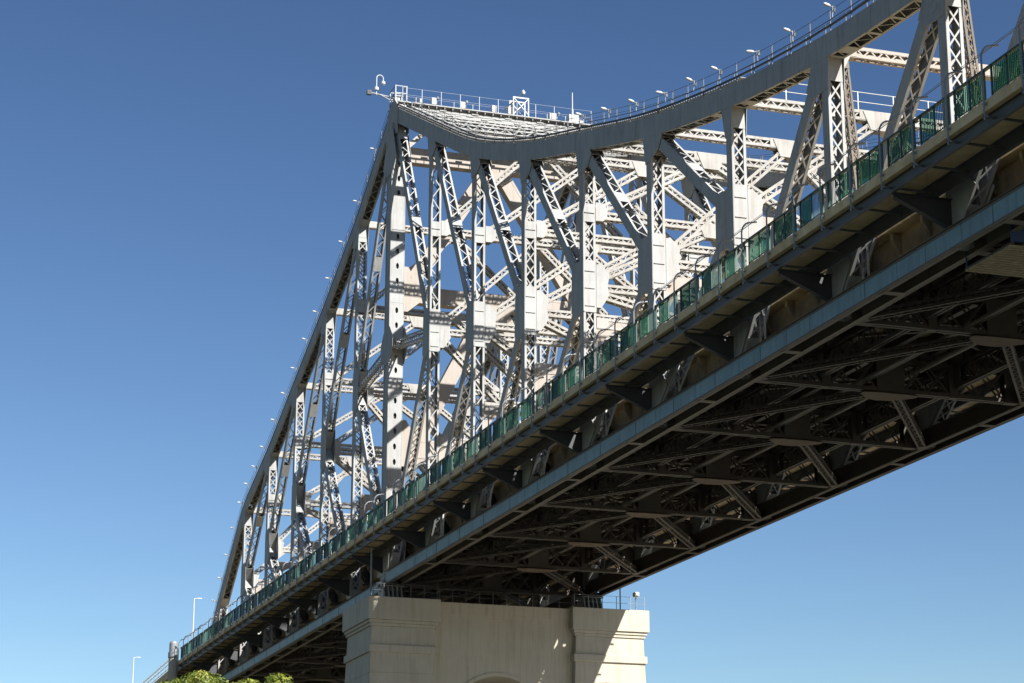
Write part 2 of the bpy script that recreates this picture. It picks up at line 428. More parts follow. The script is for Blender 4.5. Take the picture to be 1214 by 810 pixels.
# --- main post with a perforated cover plate
def main_post():
    mb = MB()
    x0, x1, hw = -0.85, 0.62, 0.62
    z0, z1 = -0.6, 39.5
    for sg in (-1, 1): mb.box(x0, x1, sg*hw, sg*(hw-0.04), z0, z1)
    mb.box(x0-0.1, x0+0.1, -hw-0.03, -hw-0.005, z0, z1); mb.box(x1-0.13, x1, -hw-0.03, -hw-0.005, z0, z1)
    for (xf, sx) in ((x1-0.02, 1), (x0+0.02, -1)):
        z = z0; k = 0
        h2 = hw-0.045
        while z < z1-0.01:
            h = 1.32
            zz = min(z+h, z1)
            hole = (k % 6 != 0)
            if not hole:
                mb.box(xf-0.012, xf+0.012, -h2, h2, z, zz)
            else:
                c = (z+zz)/2; rw, rh = 0.13, (zz-z)*0.2
                O = []; I = []
                nn = 16
                for q in range(nn):
                    t = 2*math.pi*(q+0.5)/nn; cx, cz = math.cos(t), math.sin(t)
                    I.append((cx*rw, c+cz*rh))
                    m_ = max(abs(cx)/h2, abs(cz)/((zz-z)/2)); O.append((cx/m_, c+cz/m_))
                # square up the corners of the outer ring
                O = [(math.copysign(h2, a) if abs(abs(a)-h2) < 1e-6 or (abs(a) > h2*0.6) else a, b) for a, b in O]
                O = [(a, z if b-c < -0.30*(zz-z) else (zz if b-c > 0.30*(zz-z) else b)) for a, b in O]
                vs = [V((xf, a, b)) for a, b in O] + [V((xf, a, b)) for a, b in I] + [V((xf-sx*0.05, a, b)) for a, b in I]
                fs = []
                for q in range(nn):
                    w_ = (q+1) % nn
                    fs.append((q, w_, nn+w_, nn+q)); fs.append((nn+q, nn+w_, 2*nn+w_, 2*nn+q))
                if sx < 0: fs = [t[::-1] for t in fs]
                mb.add(vs, fs)
                mb.bar(V((xf-sx*0.25, -0.35, c+0.4)), V((xf-sx*0.25, 0.35, c-0.4)), X, 0.08, 0.02)
            z = zz; k += 1
    return mb
post = part(main_post(), "main_post", STEEL)
for zz in (19.3, 30.5, 8.0):
    mb = MB(); mb.box(0.625, 0.645, -0.6, 0.6, zz-0.8, zz+0.8); mb.build("batten_plate", STEEL, post)
gusset(P(0, 0.3), [(Z, 0.9, 2.4), (P(1, zk[1])-P(0, 0.3), 0.45, 3.4), (P(-1, zk[-1])-P(0, 0.3), 0.45, 3.4), (X, 0.5, 1.6), (-X, 0.5, 1.6)], 0, 0, 0.66, "gusset_plate", post)
gusset(P(0, 19.4), [(Z, 0.8, 1.6), (-Z, 0.8, 1.6), (X, 0.45, 1.9), (-X, 0.45, 1.9)], 0, 0, 0.655, "gusset_plate", post)
gusset(P(0, 38.8), [(-Z, 0.85, 4.0), (P(1, zk[1])-P(0, 38.8), 0.45, 3.6), (P(-1, zk[-1])-P(0, 38.8), 0.45, 3.6)], 0, 0, 0.655, "gusset_plate", post)
# bearing shoe: ribbed rocker on the pier top
mb = MB()
for k in range(5):
    y = -0.75 + k*0.375
    mb.prism([V((-0.7, y-0.05, -1.2)), V((0.7, y-0.05, -1.2)), V((1.25, y-0.05, -2.5)), V((-1.25, y-0.05, -2.5))], Y*0.1)
mb.box(-0.85, 0.85, -0.95, 0.95, -1.2, -0.75); mb.tube([V((0, -0.95, -1.25)), V((0, 0.95, -1.25))], 0.33, 14)
mb.box(-1.5, 1.5, -1.05, 1.05, -2.7, -2.5)
part(mb, "bearing_shoe", STEEL)

# far truss: the same parts, moved across
for o in list(near):
    c = o.copy(); COL.objects.link(c); c.location = (0, W, 0)
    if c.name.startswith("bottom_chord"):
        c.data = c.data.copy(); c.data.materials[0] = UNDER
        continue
    for ch in o.children:
        q = ch.copy(); COL.objects.link(q); q.parent = c

# ------------------------------------------------------------------ bracing between the trusses
def sway(A, B, name="sway_brace", hn=0.27, hm=0.27, fn='Z', fm='Z', leg=0.15, pitch=0.40, bar=0.075, m=BRACE, ends=0.8, mids=()):
    mb = MB(); member(mb, A, B, X, hn, hm, fn=fn, fm=fm, leg=leg, pitch=pitch, bar=bar, ends=ends, mids=mids)
    return mb.build(name, m, bridge)
def plate(i, pts, name="knee_gusset", th=0.03, dx=0.30, m=BRACE):
    for sx in (-1, 1):
        mb = MB(); mb.prism([V((i*L+sx*dx, y, z)) for y, z in pts], X*sx*th); mb.build(name, m, bridge)
def mir(pts): return [(W-y, z) for y, z in pts]
y0, y1, yc = 0.5, W-0.5, W/2
for i in range(-5, NR+1):
    if i == 0: continue
    t = zt[i]-0.1
    sway(P(i, t, y0), P(i, t, y1), "sway_strut", hm=0.30, mids=[(0.5, 2.4)], m=BRACE if i < 7 else BEAM)
    if i in zk:
        k = zk[i]
        deep = t-k
        if abs(i) <= 4 and i != -4:
            mdl = (t+k)/2
            sway(P(i, mdl, y0), P(i, mdl, y1), "sway_strut", mids=[(0.5, 2.2)])
            for a, b in ((mdl, t), (k+0.3, mdl)):
                for yy in (y0, y1): sway(P(i, a+0.2, yy), P(i, b-0.25, yc))
            plate(i, [(yc-1.0, mdl+0.25), (yc+1.0, mdl+0.25), (yc+0.6, mdl-0.75), (yc-0.6, mdl-0.75)])
            sway(P(i, k, y0), P(i, k, y1), "sway_strut")
        else:
            for yy in (y0, y1): sway(P(i, k+0.5, yy), P(i, t-0.3, yc))
            if abs(i) < 6: sway(P(i, k, y0), P(i, k, y1), "sway_strut")
        plate(i, [(yc-1.0, t+0.25), (yc+1.0, t+0.25), (yc+0.55, t-0.85), (yc-0.55, t-0.85)])
        # portal strut with arched knees over the road
        zp = 8.6 if abs(i) < 5 else 8.0
        if k-zp > 1.6:
            sway(P(i, zp, y0), P(i, zp, y1), "portal_strut", hm=0.36)
            for yy in (y0, y1): sway(P(i, k-0.4, yy), P(i, zp+0.3, yc))
        if k > 8:
            kn = [(0.45, zp-0.1)]
            for q in range(9):
                an = math.pi/2*q/8
                kn.append((0.45+2.6*(1-math.sin(an)), zp-0.1-2.6*(1-math.cos(an))))
            kn = [(0.45, zp+0.3)] + [(3.05, zp+0.3)] + kn[1:]
            plate(i, kn, dx=0.2, m=BEAM); plate(i, mir(kn), dx=0.2, m=BEAM)
    else:
        plate(i, [(0.45, t+0.25), (1.2, t+0.25), (0.45, t-1.2)]); plate(i, mir([(0.45, t+0.25), (1.2, t+0.25), (0.45, t-1.2)]))
        for yy in (0, W):
            sg = 1 if yy == 0 else -1
            mb = MB(); member(mb, P(i, t-0.4, yy+sg*0.62), P(i, 4.0, yy+sg*1.35), X, 0.2, 0.22, fn='X', fm='X', pitch=0.5, bar=0.06, leg=0.08)
            mb.prism([V((i*L-0.15, yy+sg*0.5, 5.4)), V((i*L-0.15, yy+sg*1.2, 5.4)), V((i*L-0.15, yy+sg*2.1, 3.2)), V((i*L-0.15, yy+sg*0.5, 3.0))], X*0.3)
            mb.build("sway_brace", SHADED, bridge)
# laterals in the plane between neighbouring frames, and in the plane of the top chords
for i in range(0, 3):
    a, b = P(i, zt[i]+0.1), P(i+1, zt[i+1]+0.1)
    nn = (b-a).normalized(); nn = V((-nn.z, 0, nn.x))
    for ya, yb in ((y0, y1), (y1, y0)):
        mb = MB(); member(mb, V((a.x, ya, a.z)), V((b.x, yb, b.z)), nn, 0.2, 0.22, fn='Z', fm='Z', pitch=0.45, bar=0.06, leg=0.09, ends=1.0)
        mb.build("top_lateral", STEEL, bridge)
# --- tower frame: solid box beams
def boxbeam(A, B, hn, hm, name, m=BEAM):
    mb = MB()
    a = (B-A); ln = a.length; a /= ln; n = (X - a*X.dot(a)).normalized(); mm = a.cross(n)
    mb.obox((A+B)/2, a*(ln/2), n*hn, mm*hm)
    for q in (-1, 1):
        for sg in (-1, 1):
            mb.obox((A+B)/2 + n*sg*(hn+0.008) + mm*q*(hm-0.10), a*(ln/2-0.02), n*0.008, mm*0.10)
    return mb.build(name, m, bridge)
boxbeam(P(0, 36.75, 0.6), P(0, 36.75, W-0.6), 0.45, 0.68, "portal_beam")
boxbeam(P(0, 24.1, 0.6), P(0, 24.1, W-0.6), 0.45, 0.72, "portal_beam")
boxbeam(P(0, 10.6, 0.6), P(0, 10.6, W-0.6), 0.45, 0.8, "portal_beam")
for sg in (-1, 1):
    yy = yc + sg*(yc-0.7); ya = yc + sg*0.5
    boxbeam(P(0, 23.2+0.9, yy) , P(0, 36.2, ya), 0.43, 0.62, "portal_brace")
    boxbeam(P(0, 8.6, yy), P(0, 23.6, ya), 0.43, 0.62, "portal_brace")
for zz in (36.75, 24.1):
    plate(0, [(yc-1.7, zz-0.6), (yc+1.7, zz-0.6), (yc+0.9, zz-1.9), (yc-0.9, zz-1.9)], dx=0.455, m=BEAM)
for zz in (24.1, 10.6):
    for fl in (0, 1):
        q = [(0.6, zz-1.6), (0.6, zz+2.4), (1.0, zz+2.4), (2.1, zz+0.6), (2.1, zz-0.65), (1.0, zz-1.6)]
        plate(0, mir(q) if fl else q, dx=0.455, m=BEAM)
kn = [(0.6, 10.0), (4.2, 10.0)] + [(0.6+3.6*(1-math.sin(math.pi/2*q/8)), 10.0-3.6*(1-math.cos(math.pi/2*q/8))) for q in range(9)]
plate(0, kn, dx=0.40, m=BEAM); plate(0, mir(kn), dx=0.40, m=BEAM)
# lighter cross bracing between top beam and the crown strut
for k in range(3):
    ya = 0.8 + k*5.3; 
    sway(P(0, 37.5, ya), P(0, 40.2, ya+2.65), hn=0.16, hm=0.2, fn='P', fm='P')
    sway(P(0, 40.2, ya+2.65), P(0, 37.5, ya+5.3), hn=0.16, hm=0.2, fn='P', fm='P')
sway(P(0, 40.3, y0), P(0, 40.3, y1), "sway_strut", hn=0.5, hm=0.5, pitch=0.8, bar=0.1, leg=0.16)
# platforms and crown walkway planks
mb = MB()
mb.box(-0.6, 1.5, -0.3, W+0.3, 41.15, 41.25)
for q in range(24): mb.box(-0.55, 1.45, 0.1+q*0.74, 0.16+q*0.74, 40.95, 41.15)
mb.box(1.1, 1.2, 0.3, W-0.3, 40.65, 40.95)
mb.build("crown_walkway", STEEL, bridge)
for k, (xx, zz) in enumerate(((1.7, 40.55), (2.3, 40.1), (2.9, 39.75), (3.7, 39.35))):
    mb = MB(); mb.box(xx-0.05, xx+0.05, 0.5, W-0.5, zz-0.06, zz+0.06)
    for q in range(17):
        yq = 0.8 + q*0.98 + random.uniform(-0.2, 0.2)
        mb.box(xx-0.03, xx+0.03, yq-0.03, yq+0.03, zz-0.35, zz-0.061)
        if (q+k) % 3 == 0: mb.box(xx-0.12, xx+0.12, yq-0.3, yq+0.3, zz+0.061, zz+0.16)
    mb.build("crown_purlin", STEEL, bridge)
for i, fr in ((0, 0.25), (0, 0.5), (0, 0.75)):      # cross ties between the chords just below the crown
    c = P(0, zt[0]).lerp(P(1, zt[1]), fr) + Z*0.35
    mb = MB(); member(mb, c + Y*0.5, c + Y*(W-0.5), X, 0.22, 0.25, fn='Z', fm='P', pitch=0.6, leg=0.1); mb.build("top_lateral", STEEL, bridge)

# ------------------------------------------------------------------ floor system
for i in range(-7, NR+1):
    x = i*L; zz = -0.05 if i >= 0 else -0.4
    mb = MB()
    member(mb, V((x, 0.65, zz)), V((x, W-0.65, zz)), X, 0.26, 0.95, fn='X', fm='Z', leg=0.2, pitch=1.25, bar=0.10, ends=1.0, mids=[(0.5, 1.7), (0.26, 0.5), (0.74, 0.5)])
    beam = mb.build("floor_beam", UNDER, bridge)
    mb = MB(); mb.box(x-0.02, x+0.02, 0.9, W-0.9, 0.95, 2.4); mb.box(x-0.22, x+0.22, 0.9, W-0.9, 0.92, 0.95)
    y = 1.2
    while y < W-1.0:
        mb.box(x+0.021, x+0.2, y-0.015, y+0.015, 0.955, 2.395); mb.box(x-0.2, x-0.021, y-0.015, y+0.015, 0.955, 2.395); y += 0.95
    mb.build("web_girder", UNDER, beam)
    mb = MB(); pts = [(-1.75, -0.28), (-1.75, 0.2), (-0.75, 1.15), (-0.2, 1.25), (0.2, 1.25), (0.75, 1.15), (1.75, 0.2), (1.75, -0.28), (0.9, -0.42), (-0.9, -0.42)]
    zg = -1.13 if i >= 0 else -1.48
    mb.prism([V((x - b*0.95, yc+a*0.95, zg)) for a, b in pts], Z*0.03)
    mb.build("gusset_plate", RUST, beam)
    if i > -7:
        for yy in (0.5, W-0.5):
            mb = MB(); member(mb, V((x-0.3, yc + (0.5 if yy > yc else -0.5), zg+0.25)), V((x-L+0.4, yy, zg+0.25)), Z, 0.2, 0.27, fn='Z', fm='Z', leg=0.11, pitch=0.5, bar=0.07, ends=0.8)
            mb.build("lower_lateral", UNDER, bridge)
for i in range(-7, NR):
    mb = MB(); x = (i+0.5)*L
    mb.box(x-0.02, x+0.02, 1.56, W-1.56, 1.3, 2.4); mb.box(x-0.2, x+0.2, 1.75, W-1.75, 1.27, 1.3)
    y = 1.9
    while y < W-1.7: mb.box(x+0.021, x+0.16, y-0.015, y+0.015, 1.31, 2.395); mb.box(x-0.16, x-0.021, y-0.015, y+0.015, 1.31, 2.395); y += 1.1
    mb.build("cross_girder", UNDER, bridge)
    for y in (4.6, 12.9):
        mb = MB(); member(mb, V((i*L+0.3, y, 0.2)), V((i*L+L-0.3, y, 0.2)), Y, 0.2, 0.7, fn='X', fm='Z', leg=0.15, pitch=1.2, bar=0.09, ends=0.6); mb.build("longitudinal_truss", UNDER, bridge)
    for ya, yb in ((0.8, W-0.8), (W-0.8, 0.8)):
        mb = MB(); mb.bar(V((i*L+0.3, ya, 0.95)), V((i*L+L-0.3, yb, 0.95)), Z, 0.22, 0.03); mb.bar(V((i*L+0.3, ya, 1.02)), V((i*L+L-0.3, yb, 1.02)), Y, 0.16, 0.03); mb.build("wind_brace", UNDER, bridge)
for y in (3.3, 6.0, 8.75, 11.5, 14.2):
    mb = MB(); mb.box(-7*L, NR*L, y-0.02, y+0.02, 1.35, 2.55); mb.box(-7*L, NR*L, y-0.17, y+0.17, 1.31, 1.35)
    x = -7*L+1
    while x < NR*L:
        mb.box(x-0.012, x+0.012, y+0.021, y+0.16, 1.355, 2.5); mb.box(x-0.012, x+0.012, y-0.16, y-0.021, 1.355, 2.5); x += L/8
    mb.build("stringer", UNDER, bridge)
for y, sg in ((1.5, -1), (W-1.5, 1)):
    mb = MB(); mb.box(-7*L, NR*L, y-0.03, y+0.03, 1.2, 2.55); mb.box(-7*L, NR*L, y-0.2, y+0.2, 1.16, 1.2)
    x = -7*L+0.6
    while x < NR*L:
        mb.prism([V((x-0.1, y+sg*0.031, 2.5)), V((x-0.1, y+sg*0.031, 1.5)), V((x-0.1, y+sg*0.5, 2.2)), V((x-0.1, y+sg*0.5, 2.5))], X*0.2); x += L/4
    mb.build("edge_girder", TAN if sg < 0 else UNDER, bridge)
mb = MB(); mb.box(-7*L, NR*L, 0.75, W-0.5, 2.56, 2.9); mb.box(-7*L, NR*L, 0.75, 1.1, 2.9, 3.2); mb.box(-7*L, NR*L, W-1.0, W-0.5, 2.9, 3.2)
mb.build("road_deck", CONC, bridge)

for i in range(-7, NR):
    mb = MB(); mb.box(i*L+0.62, (i+1)*L-0.5, W-0.49, W+0.49, 2.3, 2.34); mb.build("gap_sun_block", UNDER, bridge)  # strips added to keep sun from falling through the far side gap
for yq, zq, rr in ((7.3, -0.35, 0.11), (7.65, -0.3, 0.07), (10.6, 0.4, 0.16), (2.2, 0.9, 0.09)):
    mb = MB(); mb.tube([V((-7*L, yq, zq)), V((NR*L, yq, zq))], rr, 10); mb.build("service_pipe", CHORDB, bridge)
# footpaths, both sides
def footpath(sg, off):
    def yy(v): return off + sg*v
    def bx(mb, x0, x1, a, b, z0, z1): mb.box(x0, x1, min(yy(a), yy(b)), max(yy(a), yy(b)), z0, z1)
    mb = MB(); x = -7*L
    bx(mb, -7*L, NR*L, 0.62 if sg < 0 else 0.5, 3.72, 2.02, 2.22)
    bx(mb, -7*L, NR*L, 3.45, 3.722, 1.84, 2.018); bx(mb, -7*L, NR*L, 3.45, 3.66, 2.22, 2.34)
    sl = mb.build("footpath_deck", CONC, bridge)
    mb = MB()
    for v in (3.34, 1.25):
        bx(mb, -7*L, NR*L, v-0.015, v+0.015, 1.36, 2.0); bx(mb, -7*L, NR*L, v-0.1, v+0.1, 1.33, 1.36); bx(mb, -7*L, NR*L, v-0.1, v+0.1, 1.98, 2.016)
    mb.build("footpath_beam", FASCIA, bridge)
    rest = MB(); x = -7*L
    while x < NR*L:
        mb = MB() if sg < 0 else rest
        bx(mb, x-0.04, x+0.04, 1.3, 3.9, 1.50, 1.60); x += L/4
        if sg < 0: mb.build("footpath_joist", FASCIA, bridge)
    if rest.v: rest.build("footpath_joist", FASCIA, bridge)['kind'] = "stuff"
    for i in range(-7, NR+1):
        mb = MB()
        mb.prism([V((i*L-0.03, yy(a), b)) for a, b in ((0.45, 1.32), (3.3, 1.32), (3.3, 1.12), (2.9, 1.02), (0.45, -0.1))], X*0.06)
        bx(mb, i*L-0.16, i*L+0.16, 0.48, 3.3, 1.28, 1.318)
        mb.bar(V((i*L, yy(3.28), 1.10)), V((i*L, yy(0.5), -0.08)), V((0, 0, -1)), 0.3, 0.03)
        mb.build("deck_bracket", DARK, bridge)
footpath(-1, 0.0); footpath(1, W)

# approach spans beyond the anchor arm
app = thing("approach_viaduct", (-7*L-20, W/2, GROUND), "plain low girder approach span leaving the far foot of the truss", "bridge")
mb = MB(); mb.prism([V((-7*L-0.05, -3.6, 2.1)), V((-7*L-0.05, -3.6, 1.2)), V((-190, -3.6, -2.2)), V((-190, -3.6, -1.3))], Y*(W+7.2)); mb.build("deck", CONC, app)
mb = MB()
for y in (-1.5, 4, 8.75, 13.5, 19): mb.prism([V((-7*L-0.05, y, 1.19)), V((-7*L-0.05, y, -0.9)), V((-190, y, -4.0)), V((-190, y, -2.22))], Y*0.4)
mb.build("girder", UNDER, app)
for x in (-7*L-0.6, -120, -160):
    zt_ = -0.9 - (abs(x)-7*L)*0.029
    mb = MB()
    for y in (0, W): mb.box(x-1, x+1, y-1.2, y+1.2, GROUND, zt_-1.2)
    mb.box(x-1.2, x+1.2, -2, W+2, zt_-1.2, zt_-0.15); mb.build("pier", STONE, app)

# ------------------------------------------------------------------ footpath fence
fence = thing("footpath_fence", (0, -3.7, 2.2), "green panelled footpath fence with curved grey poles along the near side of the bridge", "fence")
ST = L/4
NB0, NB1 = -26, 44
POSTS = []
for k in range(NB0, NB1+1):
    x = k*ST
    mb = MB()
    path = [V((x, -3.86, 1.42)), V((x, -3.86, 4.05))] + [V((x, -3.86+0.5*(1-math.cos(q)), 4.05+0.62*math.sin(q))) for q in [math.pi/2*j/6 for j in range(1, 7)]] + [V((x, -3.02, 4.74))]
    mb.tube(path, 0.043, 8)
    for zq in (1.55, 2.1): mb.box(x-0.05, x+0.05, -3.9, -3.72, zq-0.05, zq+0.05)
    mb.build("fence_pole", GALV, fence, smooth=False)
    if k == NB1: break
    # panel posts, balusters, glass
    POSTS += [x+ST*fx for fx in (0.10, 0.5, 0.9)]
    mb = MB()
    q = 0.16
    while q < 0.88:
        if abs(q-0.5) > 0.05: mb.box(x+ST*q-0.016, x+ST*q+0.016, -3.612, -3.588, 2.47, 3.58)
        q += 0.045
    mb.box(x+ST*0.1, x+ST*0.9, -3.62, -3.58, 2.42, 2.47)
    mb.build("baluster_panel", GREENP, fence)
    for h_, (fa, fb) in enumerate(((0.13, 0.47), (0.53, 0.87))):
        rr = random.random()
        if rr < 0.06: continue
        mb = MB(); mb.box(x+ST*fa, x+ST*fb, -3.575, -3.562, 2.50, 3.56)
        mb.build("glass_panel", GLASS if rr < 0.62 else GLASS2, fence) if False else None
        if h_ == 0:
            mb.build("glass_panel", GLASS if rr < 0.48 else (GLASS3 if rr < 0.68 else GLASS2), fence)
        elif h_ == 1 and rr < 0.75 and 5 <= k < 42:
            mb.build("glass_panel", GLASS, fence)
POSTS.sort(key=lambda x: abs(x-CAM.x) if x < 112 else 999)
rest = MB()
for k, x in enumerate(POSTS):
    mb = MB() if k < 99 else rest
    mb.box(x-0.04, x+0.04, -3.64, -3.56, 2.28, 3.62)
    if k < 99: mb.build("fence_post", GREENP, fence)
rest.build("fence_post", GREENP, fence)['kind'] = "stuff"
mb = MB()
mb.box(NB0*ST, NB1*ST, -3.68, -3.52, 3.625, 3.70); mb.box(NB0*ST, NB1*ST, -3.63, -3.57, 2.30, 2.345)
mb.build("handrail", GREENP, fence)
mb = MB(); mb.tube([V((NB0*ST, -3.25, 4.69)), V((NB1*ST, -3.25, 4.69))], 0.022, 6); mb.tube([V((NB0*ST, -3.78, 4.35)), V((NB1*ST, -3.78, 4.35))], 0.012, 6)
mb.build("top_cable", GALV, fence)
# lower fence beyond the pillar
fen2 = thing("approach_fence", (-110, -3.6, 1.2), "lower plain grey fence running down the approach beyond the pillar", "fence")
def apz(x): return 2.15 - (abs(x)-7*L)*0.031
xs = [-78.6-2.4*k for k in range(32)]
for x in xs:
    mb = MB(); mb.box(x-0.04, x+0.04, -3.6, -3.5, apz(x)-0.1, apz(x)+1.15); mb.tube([V((x, -3.5, apz(x)+1.1)), V((x, -3.3, apz(x)+1.6)), V((x, -3.0, apz(x)+1.9))], 0.04, 6); mb.build("fence_post", GALV, fen2)
mb = MB()
for h_ in (0.2, 0.7, 1.15): mb.bar(V((xs[0], -3.55, apz(xs[0])+h_)), V((xs[-1], -3.55, apz(xs[-1])+h_)), Y, 0.06, 0.05)
mb.build("fence_rail", GALV, fen2)

# pillar at the end of the truss
pil = thing("end_pillar", (-77.6, -4.2, GROUND), "round pale concrete pillar with a domed cap at the far end of the green fence", "pillar")
mb = MB(); c = V((-77.6, -4.2, 0)); mb.tube([c+Z*GROUND, c+Z*2.6], 0.52, 20); mb.build("shaft", STONE, pil)
mb = MB(); mb.tube([c+Z*2.6, c+Z*2.75, c+Z*2.76, c+Z*3.3, c+Z*3.31, c+Z*4.3, c+Z*4.5, c+Z*4.6], [0.52, 0.62, 0.6, 0.6, 0.5, 0.5, 0.42, 0.1], 20); mb.build("cap", GALV, pil)

# ------------------------------------------------------------------ pier
pier = thing("bridge_pier", (0, W/2, GROUND), "cream rendered bridge pier with two stepped pylons and an arched wall between", "pier")
def block(mb, x, ya, yb, z0, z1, bat=0.0, zref=None):
    b0 = bat*( -4.9 - z0); b1 = bat*(-4.9 - z1)
    ps = lambda b, z: [V((-x-b, ya-b, z)), V((x+b, ya-b, z)), V((x+b, yb+b, z)), V((-x-b, yb+b, z))]
    lo, hi = ps(b0, z0), ps(b1, z1)
    mb.add(lo+hi, [(3,2,1,0), (4,5,6,7), (0,1,5,4), (1,2,6,5), (2,3,7,6), (3,0,4,7)])
for (ya, yb) in ((-2.55, 2.7), (14.85, 20.85)):
    mb = MB(); block(mb, 3.85, ya, yb, GROUND, -4.95, bat=0.035)
    py = mb.build("pylon", STONE, pier)
    mb = MB(); block(mb, 4.2, ya-0.38, yb+0.42, -4.45, -2.62)
    bv = mb.build("cap_block", STONE, py)
    mb = MB(); block(mb, 4.06, ya-0.24, yb+0.26, -4.70, -4.45); block(mb, 3.96, ya-0.13, yb+0.14, -4.95, -4.70); mb.build("moulding", STONE, py)
    for z0, z1, e in ((-7.05, -6.45, 0.16), (-8.72, -8.66, 0.03)):
        b = 0.035*(-4.9-z0); mb = MB()
        block(mb, 3.85+b+e, ya-b-e, yb+b+e, z0, z1)
        mb.build("band_course", STONE, py)
    for m_ in (py, *py.children):
        md = m_.modifiers.new("bevel", 'BEVEL'); md.width = 0.04; md.segments = 2
# wall with an arch
ac, arad, asp = 8.35, 4.2, -12.7
def wall_layer(x0, x1):
    mb = MB()
    ya, yb = 2.68, 14.95; ztop = -2.78
    pr = [(ya, ztop), (yb, ztop), (yb, GROUND), (ac+arad, GROUND), (ac+arad, asp)]
    pr += [(ac+arad*math.cos(q), asp+arad*math.sin(q)) for q in [math.pi*k/28 for k in range(1, 28)]]
    pr += [(ac-arad, asp), (ac-arad, GROUND), (ya, GROUND)]
    mb.prism([V((x0, y, z)) for y, z in pr], X*(x1-x0)); return mb
wl = wall_layer(-3.3, 3.3).build("wall", STONE, pier)
for sx in (-1, 1):
    mb = MB(); xa = sx*3.303
    for z0, z1, e in ((-3.62, -2.70, 0.16), (-3.9, -3.62, 0.10), (-4.1, -3.9, 0.05)):
        mb.box(xa, xa+sx*e, 2.70, 14.84, z0, z1)
    mb.build("moulding", STONE, wl)
mb = MB(); ring = []
for q in [math.pi*k/32 for k in range(33)]: ring.append((ac+(arad+0.28)*math.cos(q), asp+(arad+0.28)*math.sin(q)))
for q in [math.pi*k/32 for k in range(32, -1, -1)]: ring.append((ac+(arad+0.004)*math.cos(q), asp+(arad+0.004)*math.sin(q)))
for k in range(32):
    a, b = ring[k], ring[k+1]; c_, d_ = ring[65-k-1], ring[65-k]
    mb.prism([V((3.302, *a)), V((3.302, *b)), V((3.302, *c_)), V((3.302, *d_))], X*0.07)
mb.build("arch_moulding", STONE, wl)

# railing on the pier top
pr_ = thing("pier_railing", (4, W/2, -2.6), "thin dark railing along the top edge of the cream pier", "railing")
def railing(root, pts, h, posts, rails, m, r_=0.016, pr2=0.022):
    for p in posts:
        mb = MB(); mb.box(p.x-pr2, p.x+pr2, p.y-pr2, p.y+pr2, p.z, p.z+h); mb.build("railing_post", m, root)
    for hh in rails:
        mb = MB(); mb.tube([p+Z*hh for p in pts], r_, 6); mb.build("rail", m, root)
pts = [V((3.9, y, -2.62)) for y in (-2.7, 2.9)]
pp = [V((3.9, -2.7+k*1.12, -2.62)) for k in range(6)]
railing(pr_, pts, 1.1, pp, (0.55, 1.1), FASCIA)
pp = [V((3.4, 3.2+k*1.15, -2.75)) for k in range(11)]
railing(pr_, [V((3.4, 3.2, -2.75)), V((3.4, 14.7, -2.75))], 1.1, pp, (0.55, 1.1), FASCIA)
pp = [V((3.9, 14.7+k*1.25, -2.62)) for k in range(6)]
railing(pr_, [V((3.9, 14.7, -2.62)), V((3.9, 21.0, -2.62))], 1.1, pp, (0.55, 1.1), GALV)

# camera post on the pier's right pylon
cp = thing("camera_post", (3.6, 20.3, -2.62), "small white camera on a short post at the right top corner of the pier", "camera")
mb = MB(); mb.tube([V((3.6, 20.3, -2.62)), V((3.6, 20.3, -1.4))], 0.05, 8); mb.build("post", GALV, cp)
mb = MB(); mb.box(3.3, 3.9, 20.15, 20.5, -1.4, -1.05); mb.box(3.9, 3.98, 20.2, 20.45, -1.35, -1.1); mb.build("housing", WHITE, cp)
sp = thing("signal_mast", (3.6, 18.9, -2.62), "thin bare mast beside the camera on the pier's right pylon", "mast")
mb = MB(); mb.tube([V((3.6, 18.9, -2.62)), V((3.6, 18.9, 0.4))], 0.06, 8); mb.build("pole", GALV, sp)
mb = MB(); mb.box(3.5, 3.7, 18.85, 19.5, -0.3, -0.22); mb.build("bracket", GALV, sp)
# scaffold pole at left pylon
sc2 = thing("service_pole", (3.6, -3.0, -2.6), "slim grey pole standing on the left pylon up to the footpath", "pole")
mb = MB(); mb.tube([V((3.6, -2.6, -2.62)), V((3.6, -2.6, 1.4))], 0.07, 8); mb.build("pole", GALV, sc2)
mb = MB(); mb.box(3.45, 3.75, -2.75, -2.45, -2.62, -2.56); mb.build("base_plate", GALV, sc2)

# ------------------------------------------------------------------ chord-top catwalk railings
def catwalk(root, y, x0, x1, step, treads_to, sg=-1):
    n = int(round((x1-x0)/step)); st = (x1-x0)/n
    top = []
    d = 0.62
    for k in range(n+1):
        x = x0 + st*k; sl = (chord_top(x+0.5)-chord_top(x-0.5)); zc = chord_top(x) + d*math.sqrt(1+sl*sl)
        top.append(V((x, y, zc)))
    for p in top:
        for sy in (-1, 1):
            mb = MB(); mb.box(p.x-0.022, p.x+0.022, y+sy*0.44-0.022, y+sy*0.44+0.022, p.z-0.1, p.z+1.15); mb.build("stanchion", FASCIA, root)
    for hh, rr in ((1.12, 0.016), (0.62, 0.024), (0.32 if treads_to > 0 else 0.16, 0.07 if treads_to > 0 else 0.05)):
        for sy in (-1, 1):
            mb = MB(); mb.tube([p + V((0, sy*0.44, hh)) for p in top], rr, 6); mb.build("rail", DARK if hh < 1 else FASCIA, root)
    mb = MB()
    x = x0
    while x < x1 and x0 < treads_to:
        z = chord_top(x) + d*1.05
        if x < treads_to:
            mb.box(x-0.10, x+0.16, y-0.42, y+0.42, z+0.16, z+0.19); mb.box(x-0.11, x-0.08, y-0.42, y+0.42, z-0.02, z+0.16)
        x += 0.36
    if mb.v: mb.build("stair", STEEL, root)
cw = thing("catwalk_railing", (40, 0, 20), "dark stair railing along the top of the curved river side chord", "railing")
catwalk(cw, 0, 1.4, 108, 2.25, 72)
